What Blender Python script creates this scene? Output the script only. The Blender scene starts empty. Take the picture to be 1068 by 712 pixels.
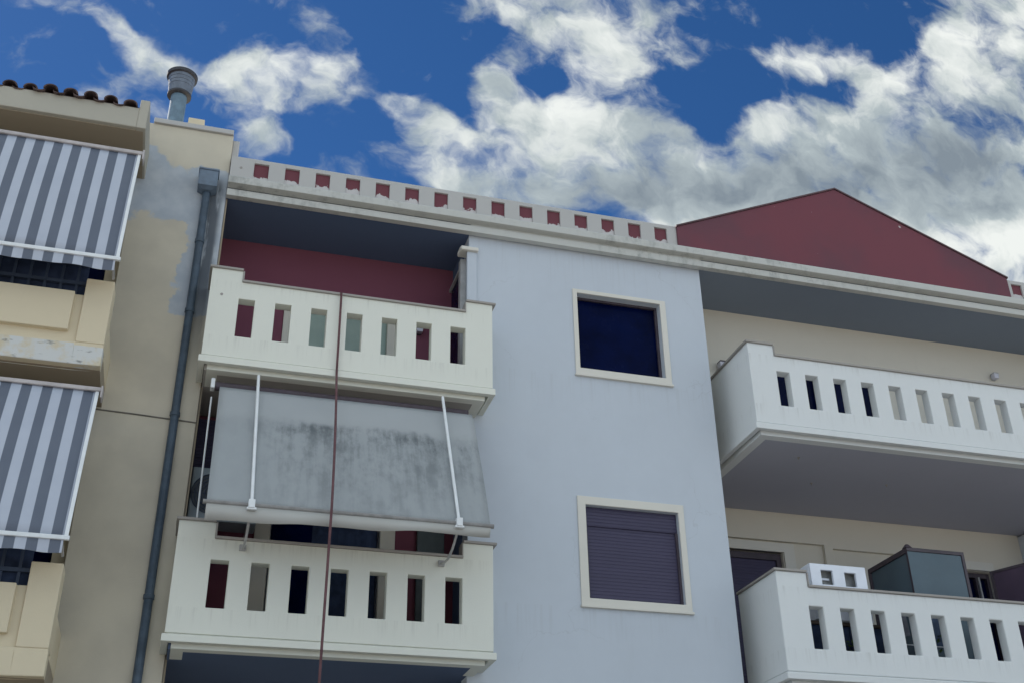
import bpy, bmesh, math, random
from mathutils import Vector, Matrix
random.seed(7)
S = bpy.context.scene
COL = S.collection
R = math.radians

# ------------------------------------------------------------------ camera
cam_d = bpy.data.cameras.new('camera'); cam = bpy.data.objects.new('camera', cam_d); COL.objects.link(cam)
rt = Vector((0.9608704659647702, -0.2766524828252377, -0.013832981720398395))
dn = Vector((0.1241078268455614, 0.47462269446596084, -0.8713957454644493))
fw = Vector((0.2476392435627226, 0.8355816546840307, 0.49038566802383177))
m = Matrix(((rt.x, -dn.x, -fw.x, 0), (rt.y, -dn.y, -fw.y, 0), (rt.z, -dn.z, -fw.z, 1.6), (0, 0, 0, 1)))
cam.matrix_world = m
cam_d.sensor_fit = 'HORIZONTAL'; cam_d.sensor_width = 36.0
cam_d.lens = 1206.743 / 1068 * 36
cam_d.clip_start = 0.05; cam_d.clip_end = 3000
S.camera = cam

# ------------------------------------------------------------------ exposure
S.view_settings.view_transform = 'Standard'
S.view_settings.look = 'None'
S.view_settings.exposure = 1.2
S.view_settings.gamma = 1
S.view_settings.use_curve_mapping = False

# ------------------------------------------------------------------ sky and sun
SUN_EL, SUN_AZ = R(50), R(-34)        # azimuth measured from +Y (behind the buildings) towards +X
w = bpy.data.worlds.new('World'); S.world = w; w.use_nodes = True
nt = w.node_tree; N = nt.nodes; L = nt.links
for n in list(N): N.remove(n)

class G:
    """small helper to write node graphs"""
    def __init__(s, nt): s.nt = nt
    def n(s, typ, **kw):
        x = s.nt.nodes.new(typ)
        for k, v in kw.items(): setattr(x, k, v)
        return x
    def put(s, sock, v):
        if isinstance(v, bpy.types.NodeSocket): s.nt.links.new(v, sock)
        else: sock.default_value = v
    def math(s, op, a, b=0.0, c=None, clamp=False):
        x = s.n('ShaderNodeMath', operation=op, use_clamp=clamp)
        s.put(x.inputs[0], a); s.put(x.inputs[1], b)
        if c is not None: s.put(x.inputs[2], c)
        return x.outputs[0]
    def vmath(s, op, a, b=(0, 0, 0)):
        x = s.n('ShaderNodeVectorMath', operation=op)
        s.put(x.inputs[0], a); s.put(x.inputs[1], b)
        return x
    def rng(s, v, a, b, c=0.0, d=1.0, typ='SMOOTHSTEP'):
        x = s.n('ShaderNodeMapRange', interpolation_type=typ)
        s.put(x.inputs[0], v); s.put(x.inputs[1], a); s.put(x.inputs[2], b); s.put(x.inputs[3], c); s.put(x.inputs[4], d)
        return x.outputs[0]
    def mix(s, f, a, b, blend='MIX'):
        x = s.n('ShaderNodeMix', data_type='RGBA', blend_type=blend)
        s.put(x.inputs[0], f)
        s.put(x.inputs[6], (*a, 1) if isinstance(a, tuple) and len(a) == 3 else a)
        s.put(x.inputs[7], (*b, 1) if isinstance(b, tuple) and len(b) == 3 else b)
        return x.outputs[2]
    def noise(s, vec, scale, detail=4, rough=0.5, dist=0.0):
        x = s.n('ShaderNodeTexNoise')
        if vec is not None: s.put(x.inputs['Vector'], vec)
        x.inputs['Scale'].default_value = scale; x.inputs['Detail'].default_value = detail
        x.inputs['Roughness'].default_value = rough; x.inputs['Distortion'].default_value = dist
        return x
    def sep(s, v):
        x = s.n('ShaderNodeSeparateXYZ'); s.put(x.inputs[0], v); return x.outputs
    def comb(s, a, b, c):
        x = s.n('ShaderNodeCombineXYZ'); s.put(x.inputs[0], a); s.put(x.inputs[1], b); s.put(x.inputs[2], c); return x.outputs[0]

g = G(nt)
sky = g.n('ShaderNodeTexSky', sky_type='NISHITA', sun_disc=False)
sky.sun_elevation = SUN_EL; sky.sun_rotation = SUN_AZ
sky.altitude = 800; sky.air_density = 0.6; sky.dust_density = 0.05; sky.ozone_density = 6.0
tc = g.n('ShaderNodeTexCoord')
d = tc.outputs['Generated']
dx, dy, dz = g.sep(d)
ys = g.math('MAXIMUM', dy, 0.12)
uv = g.comb(g.math('DIVIDE', dx, ys), g.math('DIVIDE', dz, ys), 0.0)     # gnomonic chart of the sky above the roofs
warp = g.noise(uv, 7.0, 3, 0.55)
wv = g.vmath('SUBTRACT', warp.outputs['Color'], (0.5, 0.5, 0.5)).outputs[0]
wv = g.vmath('MULTIPLY', wv, (0.09, 0.09, 0.0)).outputs[0]
warp2 = g.noise(uv, 26.0, 3, 0.6)
wv2 = g.vmath('MULTIPLY', g.vmath('SUBTRACT', warp2.outputs['Color'], (0.5, 0.5, 0.5)).outputs[0], (0.022, 0.022, 0.0)).outputs[0]
wv = g.vmath('ADD', wv, wv2).outputs[0]
uvw = g.vmath('ADD', uv, wv).outputs[0]
CL = [(-0.152, 0.911, 0.032, 0.016, -0.57, 0.7), (-0.111, 0.884, 0.062, 0.022, -0.46, 0.85), (-0.059, 0.87, 0.042, 0.018, 0.46, 0.6), (-0.019, 0.875, 0.04, 0.03, 0.0, 0.8), (0.032, 0.887, 0.055, 0.045, 0.45, 0.95), (0.09, 0.887, 0.042, 0.034, -0.35, 0.8), (0.01, 0.805, 0.04, 0.021, -0.35, 0.85), (0.12, 0.898, 0.015, 0.031, 0.23, 0.6), (-0.03, 0.836, 0.025, 0.016, 0.22, 0.6), (0.046, 0.84, 0.051, 0.019, -0.01, 0.5), (0.024, 0.984, 0.053, 0.021, -0.22, 0.35), (0.181, 0.874, 0.039, 0.026, -0.23, 0.8), (0.212, 0.835, 0.06, 0.031, -0.57, 0.9), (0.223, 0.79, 0.075, 0.03, -0.01, 1), (0.161, 0.879, 0.018, 0.014, 0.22, 0.5), (0.297, 0.97, 0.062, 0.027, 0.98, 0.8), (0.275, 0.928, 0.03, 0.032, 0.23, 0.6), (0.373, 1.064, 0.082, 0.042, 0.36, 0.9), (0.449, 1.048, 0.074, 0.053, 0.75, 1.0), (0.414, 0.983, 0.059, 0.055, 0.24, 0.95), (0.379, 0.91, 0.075, 0.067, 0.22, 1.2), (0.313, 0.843, 0.072, 0.061, -0.23, 1.1), (0.424, 0.845, 0.133, 0.073, 0.1, 1.2), (0.284, 0.796, 0.068, 0.054, 0.2, 1), (0.485, 0.85, 0.076, 0.058, 0.2, 1.0), (0.583, 0.834, 0.154, 0.056, 0.37, 1.2), (0.724, 1.074, 0.076, 0.037, 0.14, 1), (0.802, 1.068, 0.045, 0.028, -0.46, 0.5), (0.633, 0.925, 0.063, 0.036, 0.54, 1.1), (0.715, 0.935, 0.124, 0.061, 0.38, 1.2), (0.878, 1.043, 0.156, 0.071, 0.66, 1.1), (1.011, 1.154, 0.152, 0.084, 0.66, 1.1), (0.907, 0.912, 0.216, 0.15, 0.19, 1.3), (0.791, 0.83, 0.267, 0.097, -0.01, 1.3), (1.094, 1.049, 0.157, 0.229, 0.22, 1.2), (0.974, 0.833, 0.185, 0.129, 0.17, 1.2), (0.513, 1.111, 0.059, 0.019, 0.61, 0.45), (0.561, 1.046, 0.055, 0.014, 0.43, 0.2), (1.31, 1.307, 0.307, 0.21, 0.26, 1.1), (0.338, 1.152, 0.162, 0.087, 0.28, 0.9), (0.087, 0.701, 0.118, 0.048, -0.03, 0.8), (0.564, 0.956, 0.047, 0.064, 0.22, -0.8), (0.35, 0.96, 0.02, 0.021, 0.23, -0.6), (0.794, 1.024, 0.062, 0.021, 0.22, -0.55), (1.012, 1.006, 0.043, 0.022, 0.21, -0.4), (0.059, 0.803, 0.014, 0.034, 0.21, -0.25), (0.78, 1.153, 0.129, 0.049, 0.25, -0.5), (0.599, 1.028, 0.052, 0.044, 0.24, -0.6), (0.18, 0.972, 0.07, 0.06, 0.25, -0.5), (0.122, 0.995, 0.058, 0.038, 0.26, -0.3)]
def ellipses(lst, vec, grow=1.0):
    tot = None
    for (u, v, a, b, an, wt) in lst:
        mp = g.n('ShaderNodeMapping', vector_type='TEXTURE')
        g.put(mp.inputs[0], vec)
        mp.inputs['Location'].default_value = (u, v, 0); mp.inputs['Rotation'].default_value = (0, 0, an)
        mp.inputs['Scale'].default_value = (a * grow, b * grow, 1)
        ln = g.vmath('LENGTH', mp.outputs[0]).outputs['Value']
        k = g.rng(ln, 1.55, 0.15, 0.0, wt)
        tot = k if tot is None else g.math('ADD', tot, k)
    return tot
field = g.math('ADD', g.math('MINIMUM', ellipses(CL, uvw), 1.0), ellipses([(0.84, 0.868, 0.261, 0.101, 0.0, 0.5), (0.518, 0.814, 0.14, 0.05, 0.19, 0.35), (0.379, 0.9, 0.056, 0.052, 0.22, 0.3)], uvw))
front = g.rng(dy, 0.15, 0.35)                       # the chart only covers the sky over the roofs
n_gen = g.noise(d, 2.2, 6, 0.6)
gen = g.rng(n_gen.outputs['Fac'], 0.36, 0.62, 0.0, 1.2)
field = g.math('ADD', g.math('MULTIPLY', field, front), g.math('MULTIPLY', gen, g.math('SUBTRACT', 1.0, front)))
nf = g.noise(uvw, 12.0, 9, 0.55, 0.12)
nf2 = g.noise(uvw, 30.0, 7, 0.62, 0.4)
up = g.vmath('ADD', uvw, (-0.012, 0.026, 0.0)).outputs[0]          # towards the sun
nfs = g.noise(up, 13.0, 5, 0.58, 0.25)
nfl = g.noise(uvw, 13.0, 5, 0.58, 0.25)
det = g.math('ADD', g.math('MULTIPLY', g.math('SUBTRACT', nf.outputs['Fac'], 0.5), 4.0), g.math('MULTIPLY', g.math('SUBTRACT', nf2.outputs['Fac'], 0.5), 0.9))
dens = g.math('SUBTRACT', g.math('ADD', field, det), 0.07)
alpha = g.rng(dens, 0.0, 1.3)
relief = g.math('SUBTRACT', nfl.outputs['Fac'], nfs.outputs['Fac'])
# thickness gives the shading of the cloud: thin rims white, thick bases grey, bright cores where the sun comes through
DARK = [(0.803, 0.891, 0.221, 0.072, 0.19, 0.9), (0.664, 0.864, 0.11, 0.053, 0.19, 0.7), (0.938, 0.982, 0.148, 0.053, 0.51, 0.6), (0.518, 0.814, 0.114, 0.04, 0.19, 0.85), (0.363, 0.791, 0.094, 0.034, 0.19, 0.55), (0.475, 0.884, 0.045, 0.059, 0.21, 0.45), (0.423, 0.823, 0.074, 0.031, 0.2, 0.5), (0.953, 0.921, 0.11, 0.068, 0.19, 0.5), (0.262, 0.778, 0.045, 0.018, 0.19, 0.3), (0.752, 0.99, 0.075, 0.034, 0.22, 0.35), (0.33, 0.853, 0.024, 0.042, 0.21, 0.2)]
LITE = [(0.374, 0.928, 0.066, 0.057, 0.42, 1.0), (0.436, 1.044, 0.067, 0.066, 0.25, 0.65), (0.961, 0.813, 0.167, 0.051, 0.17, 1.1), (0.262, 0.809, 0.066, 0.025, -0.01, 0.45), (1.001, 1.179, 0.176, 0.054, 0.67, 0.65), (0.725, 1.083, 0.084, 0.032, 0.24, 0.7), (0.032, 0.887, 0.053, 0.047, 0.23, 0.6), (0.635, 0.941, 0.064, 0.028, 0.54, 0.7), (0.858, 1.09, 0.099, 0.037, 0.67, 0.5), (-0.122, 0.895, 0.052, 0.026, -0.46, 0.3), (0.211, 0.842, 0.043, 0.028, -0.46, 0.3), (0.478, 0.766, 0.07, 0.014, -0.02, 0.4)]
shade = g.math('SUBTRACT', ellipses(LITE, uvw), ellipses(DARK, uvw))
shade = g.math('ADD', shade, g.math('ADD', g.math('MULTIPLY', relief, 3.0), g.math('MULTIPLY', g.math('SUBTRACT', nf2.outputs['Fac'], 0.5), 0.3)))
shade = g.math('MULTIPLY', shade, front)
bri = g.rng(shade, -1.7, 1.05, 0.0, 1.0, 'LINEAR')
ramp = g.n('ShaderNodeValToRGB'); g.put(ramp.inputs[0], bri)
cr = ramp.color_ramp
cr.elements[0].position = 0.0; cr.elements[0].color = (0.21, 0.255, 0.295, 1)
cr.elements[1].position = 1.0; cr.elements[1].color = (0.80, 0.83, 0.80, 1)
e = cr.elements.new(0.5); e.color = (0.40, 0.46, 0.48, 1)
e = cr.elements.new(0.70); e.color = (0.61, 0.655, 0.645, 1)
hs = g.n('ShaderNodeHueSaturation'); hs.inputs['Saturation'].default_value = 1.16; g.put(hs.inputs['Color'], sky.outputs[0])
skyc = g.vmath('SCALE', hs.outputs[0]); skyc.inputs['Scale'].default_value = 0.053
cl = g.vmath('SCALE', ramp.outputs[0]); g.put(cl.inputs['Scale'], g.math('ADD', 1.15, g.math('MULTIPLY', front, -0.66)))    # unseen front-lit clouds behind the camera, brightened to light the facades
wc = g.mix(g.math('MULTIPLY', alpha, 0.97), skyc.outputs[0], cl.outputs[0])
bg = g.n('ShaderNodeBackground'); g.put(bg.inputs[0], wc); bg.inputs[1].default_value = 1.0
wo = g.n('ShaderNodeOutputWorld'); L.new(bg.outputs[0], wo.inputs[0])

sun_d = bpy.data.lights.new('sun', 'SUN'); sun_d.energy = 4.0; sun_d.angle = R(0.5); sun_d.color = (1.0, 0.95, 0.88)
sun = bpy.data.objects.new('sun', sun_d); COL.objects.link(sun)
to_sun = Vector((math.sin(SUN_AZ) * math.cos(SUN_EL), math.cos(SUN_AZ) * math.cos(SUN_EL), math.sin(SUN_EL)))
sun.rotation_euler = to_sun.to_track_quat('Z', 'Y').to_euler()
sun.location = to_sun * 60

# ------------------------------------------------------------------ materials
def new_mat(name, col, rough=0.8, spec=0.3):
    mt = bpy.data.materials.new(name); mt.use_nodes = True
    h = G(mt.node_tree); b = mt.node_tree.nodes['Principled BSDF']
    b.inputs['Base Color'].default_value = (*col, 1); b.inputs['Roughness'].default_value = rough
    b.inputs['Specular IOR Level'].default_value = spec
    return mt, h, b
def wpos(h): return h.n('ShaderNodeNewGeometry').outputs['Position']
def bump(h, b, height, strength, dist=0.01):
    bp = h.n('ShaderNodeBump'); bp.inputs['Strength'].default_value = strength; bp.inputs['Distance'].default_value = dist
    h.put(bp.inputs['Height'], height); h.put(b.inputs['Normal'], bp.outputs[0])

def stucco(name, col, var=0.07, dirt=0.25, dirtcol=(0.28, 0.27, 0.25), grain=140, streak=True, drips=(), cracks=False, drip_k=0.2):
    """painted render: faint clouding, vertical rain streaks, fine grain"""
    mt, h, b = new_mat(name, col, 0.88, 0.2)
    p = wpos(h)
    n1 = h.noise(p, 0.9, 5, 0.55).outputs['Fac']
    n2 = h.noise(p, 6.0, 5, 0.6).outputs['Fac']
    k = h.math('ADD', h.math('MULTIPLY', h.math('SUBTRACT', n1, 0.5), var * 3), h.math('MULTIPLY', h.math('SUBTRACT', n2, 0.5), var * 1.5))
    lo = tuple(c * 0.78 for c in col); hi = tuple(min(0.95, c * 1.16) for c in col)
    c = h.mix(h.math('ADD', k, 0.5, clamp=True), lo, hi)
    if streak:
        st = h.vmath('MULTIPLY', p, (7.0, 7.0, 0.55)).outputs[0]
        n3 = h.noise(st, 1.0, 6, 0.65).outputs['Fac']
        blot = h.noise(p, 1.7, 4, 0.6).outputs['Fac']
        f = h.math('MULTIPLY', h.rng(n3, 0.55, 0.85), h.rng(blot, 0.45, 0.75))
        c = h.mix(h.math('MULTIPLY', f, dirt), c, dirtcol)
    if drips:
        fine = h.noise(h.vmath('MULTIPLY', p, (26.0, 26.0, 0.9)).outputs[0], 1.0, 5, 0.65).outputs['Fac']
        x, y, z = h.sep(p)
        zone = None
        for (zt, ln) in drips:
            dd = h.math('SUBTRACT', zt, z)
            k = h.math('MULTIPLY', h.rng(dd, -0.005, 0.01), h.rng(dd, ln, 0.0))
            zone = k if zone is None else h.math('MAXIMUM', zone, k)
        c = h.mix(h.math('MULTIPLY', h.math('MULTIPLY', zone, h.rng(fine, 0.48, 0.72)), drip_k), c, dirtcol)
    if cracks:
        wp = h.vmath('ADD', p, h.vmath('MULTIPLY', h.noise(p, 2.5, 4, 0.6).outputs['Color'], (0.5, 0.5, 0.5)).outputs[0]).outputs[0]
        vo = h.n('ShaderNodeTexVoronoi', feature='DISTANCE_TO_EDGE'); h.put(vo.inputs['Vector'], wp); vo.inputs['Scale'].default_value = 0.75
        cm = h.math('MULTIPLY', h.rng(vo.outputs['Distance'], 0.0055, 0.001), h.rng(h.noise(p, 0.8, 2, 0.5).outputs['Fac'], 0.5, 0.62))
        c = h.mix(h.math('MULTIPLY', cm, 0.13), c, (0.2, 0.2, 0.2))
        # faint rectangular roller passes and a repaired patch or two
        pt = h.n('ShaderNodeTexVoronoi', feature='F1', distance='CHEBYCHEV'); h.put(pt.inputs['Vector'], h.vmath('MULTIPLY', p, (1.1, 0.2, 0.7)).outputs[0]); pt.inputs['Scale'].default_value = 1.0
        pv = h.sep(pt.outputs['Color'])[0]
        c = h.mix(h.math('MULTIPLY', h.math('SUBTRACT', pv, 0.35, clamp=True), 0.10), c, hi)
    h.put(b.inputs['Base Color'], c)
    gr = h.noise(p, grain, 3, 0.6).outputs['Fac']
    big = h.noise(p, 3.0, 3, 0.5).outputs['Fac']
    bump(h, b, h.math('ADD', gr, h.math('MULTIPLY', big, 1.6)), 0.35, 0.006)
    return mt

M = {}
M['white'] = stucco('white_render', (0.542, 0.59, 0.652), 0.085, 0.16, drips=((10.33, 0.9), (8.44, 0.55), (5.44, 0.55)), cracks=True, drip_k=0.13)
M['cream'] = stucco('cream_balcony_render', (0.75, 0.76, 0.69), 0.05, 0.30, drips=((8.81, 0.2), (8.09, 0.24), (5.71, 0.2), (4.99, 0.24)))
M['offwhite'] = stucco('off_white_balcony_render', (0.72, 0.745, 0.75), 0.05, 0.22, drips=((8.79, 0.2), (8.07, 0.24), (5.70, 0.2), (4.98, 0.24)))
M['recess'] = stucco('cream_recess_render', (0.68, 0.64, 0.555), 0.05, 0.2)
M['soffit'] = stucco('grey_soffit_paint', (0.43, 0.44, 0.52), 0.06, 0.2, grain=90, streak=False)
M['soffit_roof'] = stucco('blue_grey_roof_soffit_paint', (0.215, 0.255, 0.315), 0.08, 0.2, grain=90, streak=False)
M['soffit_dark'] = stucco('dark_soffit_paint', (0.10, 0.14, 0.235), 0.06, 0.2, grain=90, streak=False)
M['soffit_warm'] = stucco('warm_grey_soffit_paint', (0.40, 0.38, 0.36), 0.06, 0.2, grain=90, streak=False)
M['red'] = stucco('dark_red_render', (0.205, 0.072, 0.105), 0.08, 0.2, dirtcol=(0.16, 0.06, 0.07))
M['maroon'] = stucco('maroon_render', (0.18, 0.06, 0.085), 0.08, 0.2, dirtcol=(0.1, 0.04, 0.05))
M['beige_par'] = stucco('beige_balcony_render', (0.68, 0.595, 0.435), 0.05, 0.2)
M['eave'] = stucco('grey_beige_eave_render', (0.44, 0.42, 0.36), 0.06, 0.3)
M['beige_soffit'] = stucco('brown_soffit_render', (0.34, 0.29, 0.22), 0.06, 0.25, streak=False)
M['stone'] = stucco('grey_coping_stone', (0.36, 0.34, 0.32), 0.1, 0.4, dirtcol=(0.1, 0.1, 0.1))
M['trim'] = stucco('window_trim_render', (0.70, 0.68, 0.62), 0.04, 0.15)
M['asphalt'] = stucco('asphalt', (0.09, 0.088, 0.085), 0.15, 0.2, grain=60, streak=False)
M['paving'] = stucco('paving', (0.36, 0.345, 0.32), 0.1, 0.2, grain=40, streak=False)

def mould_mat(name, col):
    """cornice with black mould along its top edge"""
    mt, h, b = new_mat(name, col, 0.88, 0.2)
    p = wpos(h)
    n = h.noise(p, 5.0, 7, 0.72).outputs['Fac']
    st = h.noise(h.vmath('MULTIPLY', p, (9, 9, 1.5)).outputs[0], 1.0, 6, 0.7).outputs['Fac']
    wide = h.noise(p, 0.55, 3, 0.5).outputs['Fac']
    f = h.math('MULTIPLY', h.rng(h.math('ADD', h.math('MULTIPLY', n, 0.6), h.math('MULTIPLY', st, 0.4)), 0.46, 0.68), h.rng(wide, 0.38, 0.62))
    c = h.mix(h.math('MULTIPLY', f, 0.55), col, (0.12, 0.13, 0.125))
    h.put(b.inputs['Base Color'], c)
    bump(h, b, h.noise(p, 120, 3, 0.6).outputs['Fac'], 0.3, 0.006)
    return mt
M['cornice'] = mould_mat('cornice_render', (0.53, 0.535, 0.51))
M['parapet'] = stucco('parapet_render', (0.49, 0.485, 0.475), 0.05, 0.35)

def flaked_red():
    """red paint in the parapet niches, flaked to bare render along the bottom"""
    mt, h, b = new_mat('flaked_red_paint', (0.3, 0.08, 0.1), 0.85, 0.2)
    p = wpos(h); x, y, z = h.sep(p)
    n = h.noise(p, 17.0, 5, 0.6).outputs['Fac']
    n2 = h.noise(p, 3.5, 2, 0.5).outputs['Fac']
    edge = h.math('ADD', h.math('MULTIPLY', n, 0.16), h.math('MULTIPLY', n2, 0.22))
    f = h.rng(h.math('SUBTRACT', h.math('ADD', edge, 10.522), z), -0.004, 0.012)
    c = h.mix(f, (0.165, 0.058, 0.073), (0.55, 0.53, 0.53))
    h.put(b.inputs['Base Color'], c)
    bump(h, b, h.noise(p, 90, 3, 0.6).outputs['Fac'], 0.4, 0.006)
    return mt
M['niche'] = flaked_red()

def gable_mat():
    mt, h, b = new_mat('gable_red_render', (0.3, 0.09, 0.11), 0.85, 0.2)
    p = wpos(h)
    n1 = h.noise(p, 0.8, 4, 0.55).outputs['Fac']
    c = h.mix(h.rng(n1, 0.35, 0.65), (0.140, 0.064, 0.082), (0.180, 0.062, 0.080))
    n = h.noise(p, 6.5, 2, 0.5).outputs['Fac']
    wide = h.noise(p, 0.9, 2, 0.5).outputs['Fac']
    f = h.math('MULTIPLY', h.rng(n, 0.735, 0.765), h.rng(wide, 0.42, 0.5))
    c = h.mix(f, c, (0.5, 0.46, 0.45))
    h.put(b.inputs['Base Color'], c)
    bump(h, b, h.noise(p, 110, 3, 0.6).outputs['Fac'], 0.3, 0.006)
    return mt
M['gable'] = gable_mat()

def neighbour_mat():
    """beige wall with patches of pale repair render and a stained strip beside the pipe"""
    mt, h, b = new_mat('patched_beige_render', (0.42, 0.37, 0.27), 0.9, 0.2)
    p = wpos(h); x, y, z = h.sep(p)
    n = h.noise(p, 2.4, 8, 0.62).outputs['Fac']
    e = h.math('MULTIPLY', h.math('SUBTRACT', n, 0.5), 0.9)
    # patch under the coping, its upper edge falling to the right
    top = h.math('SUBTRACT', h.math('ADD', h.math('MULTIPLY', h.math('ADD', x, 0.88), -0.60), 10.84), z)
    bot = h.math('SUBTRACT', z, 9.86)
    rect = h.math('MINIMUM', top, bot)
    m1 = h.rng(h.math('ADD', rect, e), -0.02, 0.06)
    # strip along the pipe
    s1 = h.math('ADD', x, 0.52)
    s2 = h.math('SUBTRACT', z, 8.60)
    s3 = h.math('SUBTRACT', 10.7, z)
    m2 = h.rng(h.math('ADD', h.math('MINIMUM', s1, h.math('MINIMUM', s2, s3)), h.math('MULTIPLY', e, 0.8)), -0.01, 0.03)
    m = h.math('MAXIMUM', m1, m2)
    n1 = h.noise(p, 1.1, 4, 0.55).outputs['Fac']
    base = h.mix(h.rng(n1, 0.3, 0.7), (0.49, 0.45, 0.37), (0.60, 0.55, 0.445))
    pale = h.mix(h.rng(h.noise(p, 4, 4, 0.6).outputs['Fac'], 0.35, 0.7), (0.38, 0.42, 0.47), (0.46, 0.495, 0.53))
    c = h.mix(m, base, pale)
    # damp black stain just beside the downpipe
    st = h.noise(h.vmath('MULTIPLY', p, (12, 12, 1.6)).outputs[0], 1.0, 5, 0.65).outputs['Fac']
    near = h.math('SUBTRACT', 0.11, h.math('ABSOLUTE', h.math('ADD', x, 0.21)))
    zone = h.math('MULTIPLY', h.math('MULTIPLY', h.rng(near, -0.01, 0.07), h.rng(z, 7.4, 9.2)), h.rng(z, 10.75, 10.35))
    f = h.math('MULTIPLY', zone, h.rng(st, 0.22, 0.48))
    c = h.mix(h.math('MULTIPLY', f, 0.88), c, (0.06, 0.07, 0.085))
    h.put(b.inputs['Base Color'], c)
    bump(h, b, h.math('ADD', h.noise(p, 120, 3, 0.6).outputs['Fac'], h.math('MULTIPLY', n, 2.0)), 0.35, 0.006)
    return mt
M['beige'] = neighbour_mat()

def par_stain():
    """beige slab edge, whitened and blackened by leaking water"""
    mt, h, b = new_mat('stained_slab_edge', (0.6, 0.54, 0.4), 0.9, 0.2)
    p = wpos(h); x, y, z = h.sep(p)
    n = h.noise(p, 4.0, 5, 0.6).outputs['Fac']
    c = h.mix(h.rng(n, 0.38, 0.55), (0.60, 0.53, 0.39), (0.60, 0.61, 0.60))
    st = h.noise(h.vmath('MULTIPLY', p, (4, 4, 14)).outputs[0], 1.0, 5, 0.65).outputs['Fac']
    c = h.mix(h.math('MULTIPLY', h.rng(st, 0.58, 0.70), 0.8), c, (0.16, 0.16, 0.15))
    h.put(b.inputs['Base Color'], c)
    bump(h, b, h.noise(p, 120, 3, 0.6).outputs['Fac'], 0.3, 0.006)
    return mt
M['slab_stain'] = par_stain()

def plain(name, col, rough=0.6, spec=0.4, var=0.1, scale=6, metallic=0.0):
    mt, h, b = new_mat(name, col, rough, spec)
    p = wpos(h)
    n = h.noise(p, scale, 5, 0.6).outputs['Fac']
    c = h.mix(h.rng(n, 0.3, 0.7), tuple(x * (1 - var) for x in col), tuple(min(1, x * (1 + var)) for x in col))
    h.put(b.inputs['Base Color'], c)
    b.inputs['Metallic'].default_value = metallic
    h.put(b.inputs['Roughness'], h.rng(h.noise(p, scale * 3, 3, 0.5).outputs['Fac'], 0.3, 0.7, max(0.02, rough - 0.08), rough + 0.08))
    return mt
M['pipe'] = plain('blue_grey_pipe_paint', (0.055, 0.082, 0.115), 0.5, 0.4, 0.2, 9)
M['hopper'] = plain('grey_hopper_paint', (0.13, 0.175, 0.235), 0.5, 0.4, 0.15, 9)
M['flue'] = plain('blue_grey_flue', (0.14, 0.215, 0.28), 0.5, 0.4, 0.15, 10)
M['cowl'] = plain('grey_cowl', (0.15, 0.18, 0.23), 0.5, 0.4, 0.15, 10)
M['flue_dark'] = plain('dark_flue_rim', (0.035, 0.035, 0.042), 0.5, 0.5, 0.2, 10)
M['tile'] = plain('dark_clay_roof_tile', (0.085, 0.06, 0.058), 0.85, 0.2, 0.45, 9)
M['wmetal'] = plain('white_painted_metal', (0.74, 0.77, 0.79), 0.4, 0.5, 0.05, 8)
M['gmetal'] = plain('grey_metal', (0.40, 0.40, 0.40), 0.45, 0.5, 0.12, 8)
M['rail_pink'] = plain('weathered_awning_housing', (0.46, 0.43, 0.43), 0.5, 0.4, 0.12, 8)
M['navyglass'] = plain('dark_blue_window_glass', (0.0004, 0.0035, 0.030), 0.22, 0.04, 0.3, 2)
M['frame_dark'] = plain('dark_purple_brown_frame', (0.062, 0.048, 0.062), 0.45, 0.4, 0.15, 6)
M['ground_dark'] = plain('dark_railing_paint', (0.035, 0.05, 0.085), 0.5, 0.4, 0.2, 6)
M['frost'] = plain('frosted_grey_glass', (0.085, 0.125, 0.155), 0.45, 0.35, 0.10, 1.2)
M['greenglass'] = plain('greenish_window_glass', (0.26, 0.34, 0.29), 0.12, 0.5, 0.12, 1.5)
M['cable'] = plain('red_brown_cable_sheath', (0.12, 0.055, 0.062), 0.6, 0.3, 0.2, 8)
M['ac'] = plain('ac_casing', (0.26, 0.31, 0.34), 0.45, 0.4, 0.06, 6)
M['acgrille'] = plain('ac_grille', (0.05, 0.06, 0.07), 0.5, 0.4, 0.2, 6)
M['boxwhite'] = plain('white_box_plastic', (0.76, 0.80, 0.88), 0.4, 0.4, 0.03, 6)
M['boxin'] = plain('grey_box_lining', (0.30, 0.31, 0.31), 0.7, 0.3, 0.2, 9)
M['purple'] = plain('dark_purple_panel', (0.075, 0.05, 0.085), 0.5, 0.35, 0.15, 3)
M['leaf'] = plain('plant_leaf', (0.07, 0.12, 0.035), 0.6, 0.3, 0.4, 14)
M['pot'] = plain('dark_plant_pot', (0.10, 0.07, 0.06), 0.7, 0.3, 0.2, 8)
M['towel'] = plain('blue_cloth', (0.10, 0.14, 0.22), 0.9, 0.1, 0.2, 9)
M['towel2'] = plain('grey_cloth', (0.16, 0.17, 0.20), 0.9, 0.1, 0.2, 9)
M['lampglass'] = plain('milky_lamp_glass', (0.55, 0.55, 0.62), 0.3, 0.4, 0.05, 8)
M['wood'] = plain('dark_wood', (0.09, 0.065, 0.05), 0.6, 0.3, 0.3, 8)
M['curtain'] = plain('dark_blue_curtain', (0.03, 0.045, 0.09), 0.85, 0.2, 0.3, 6)

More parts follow.
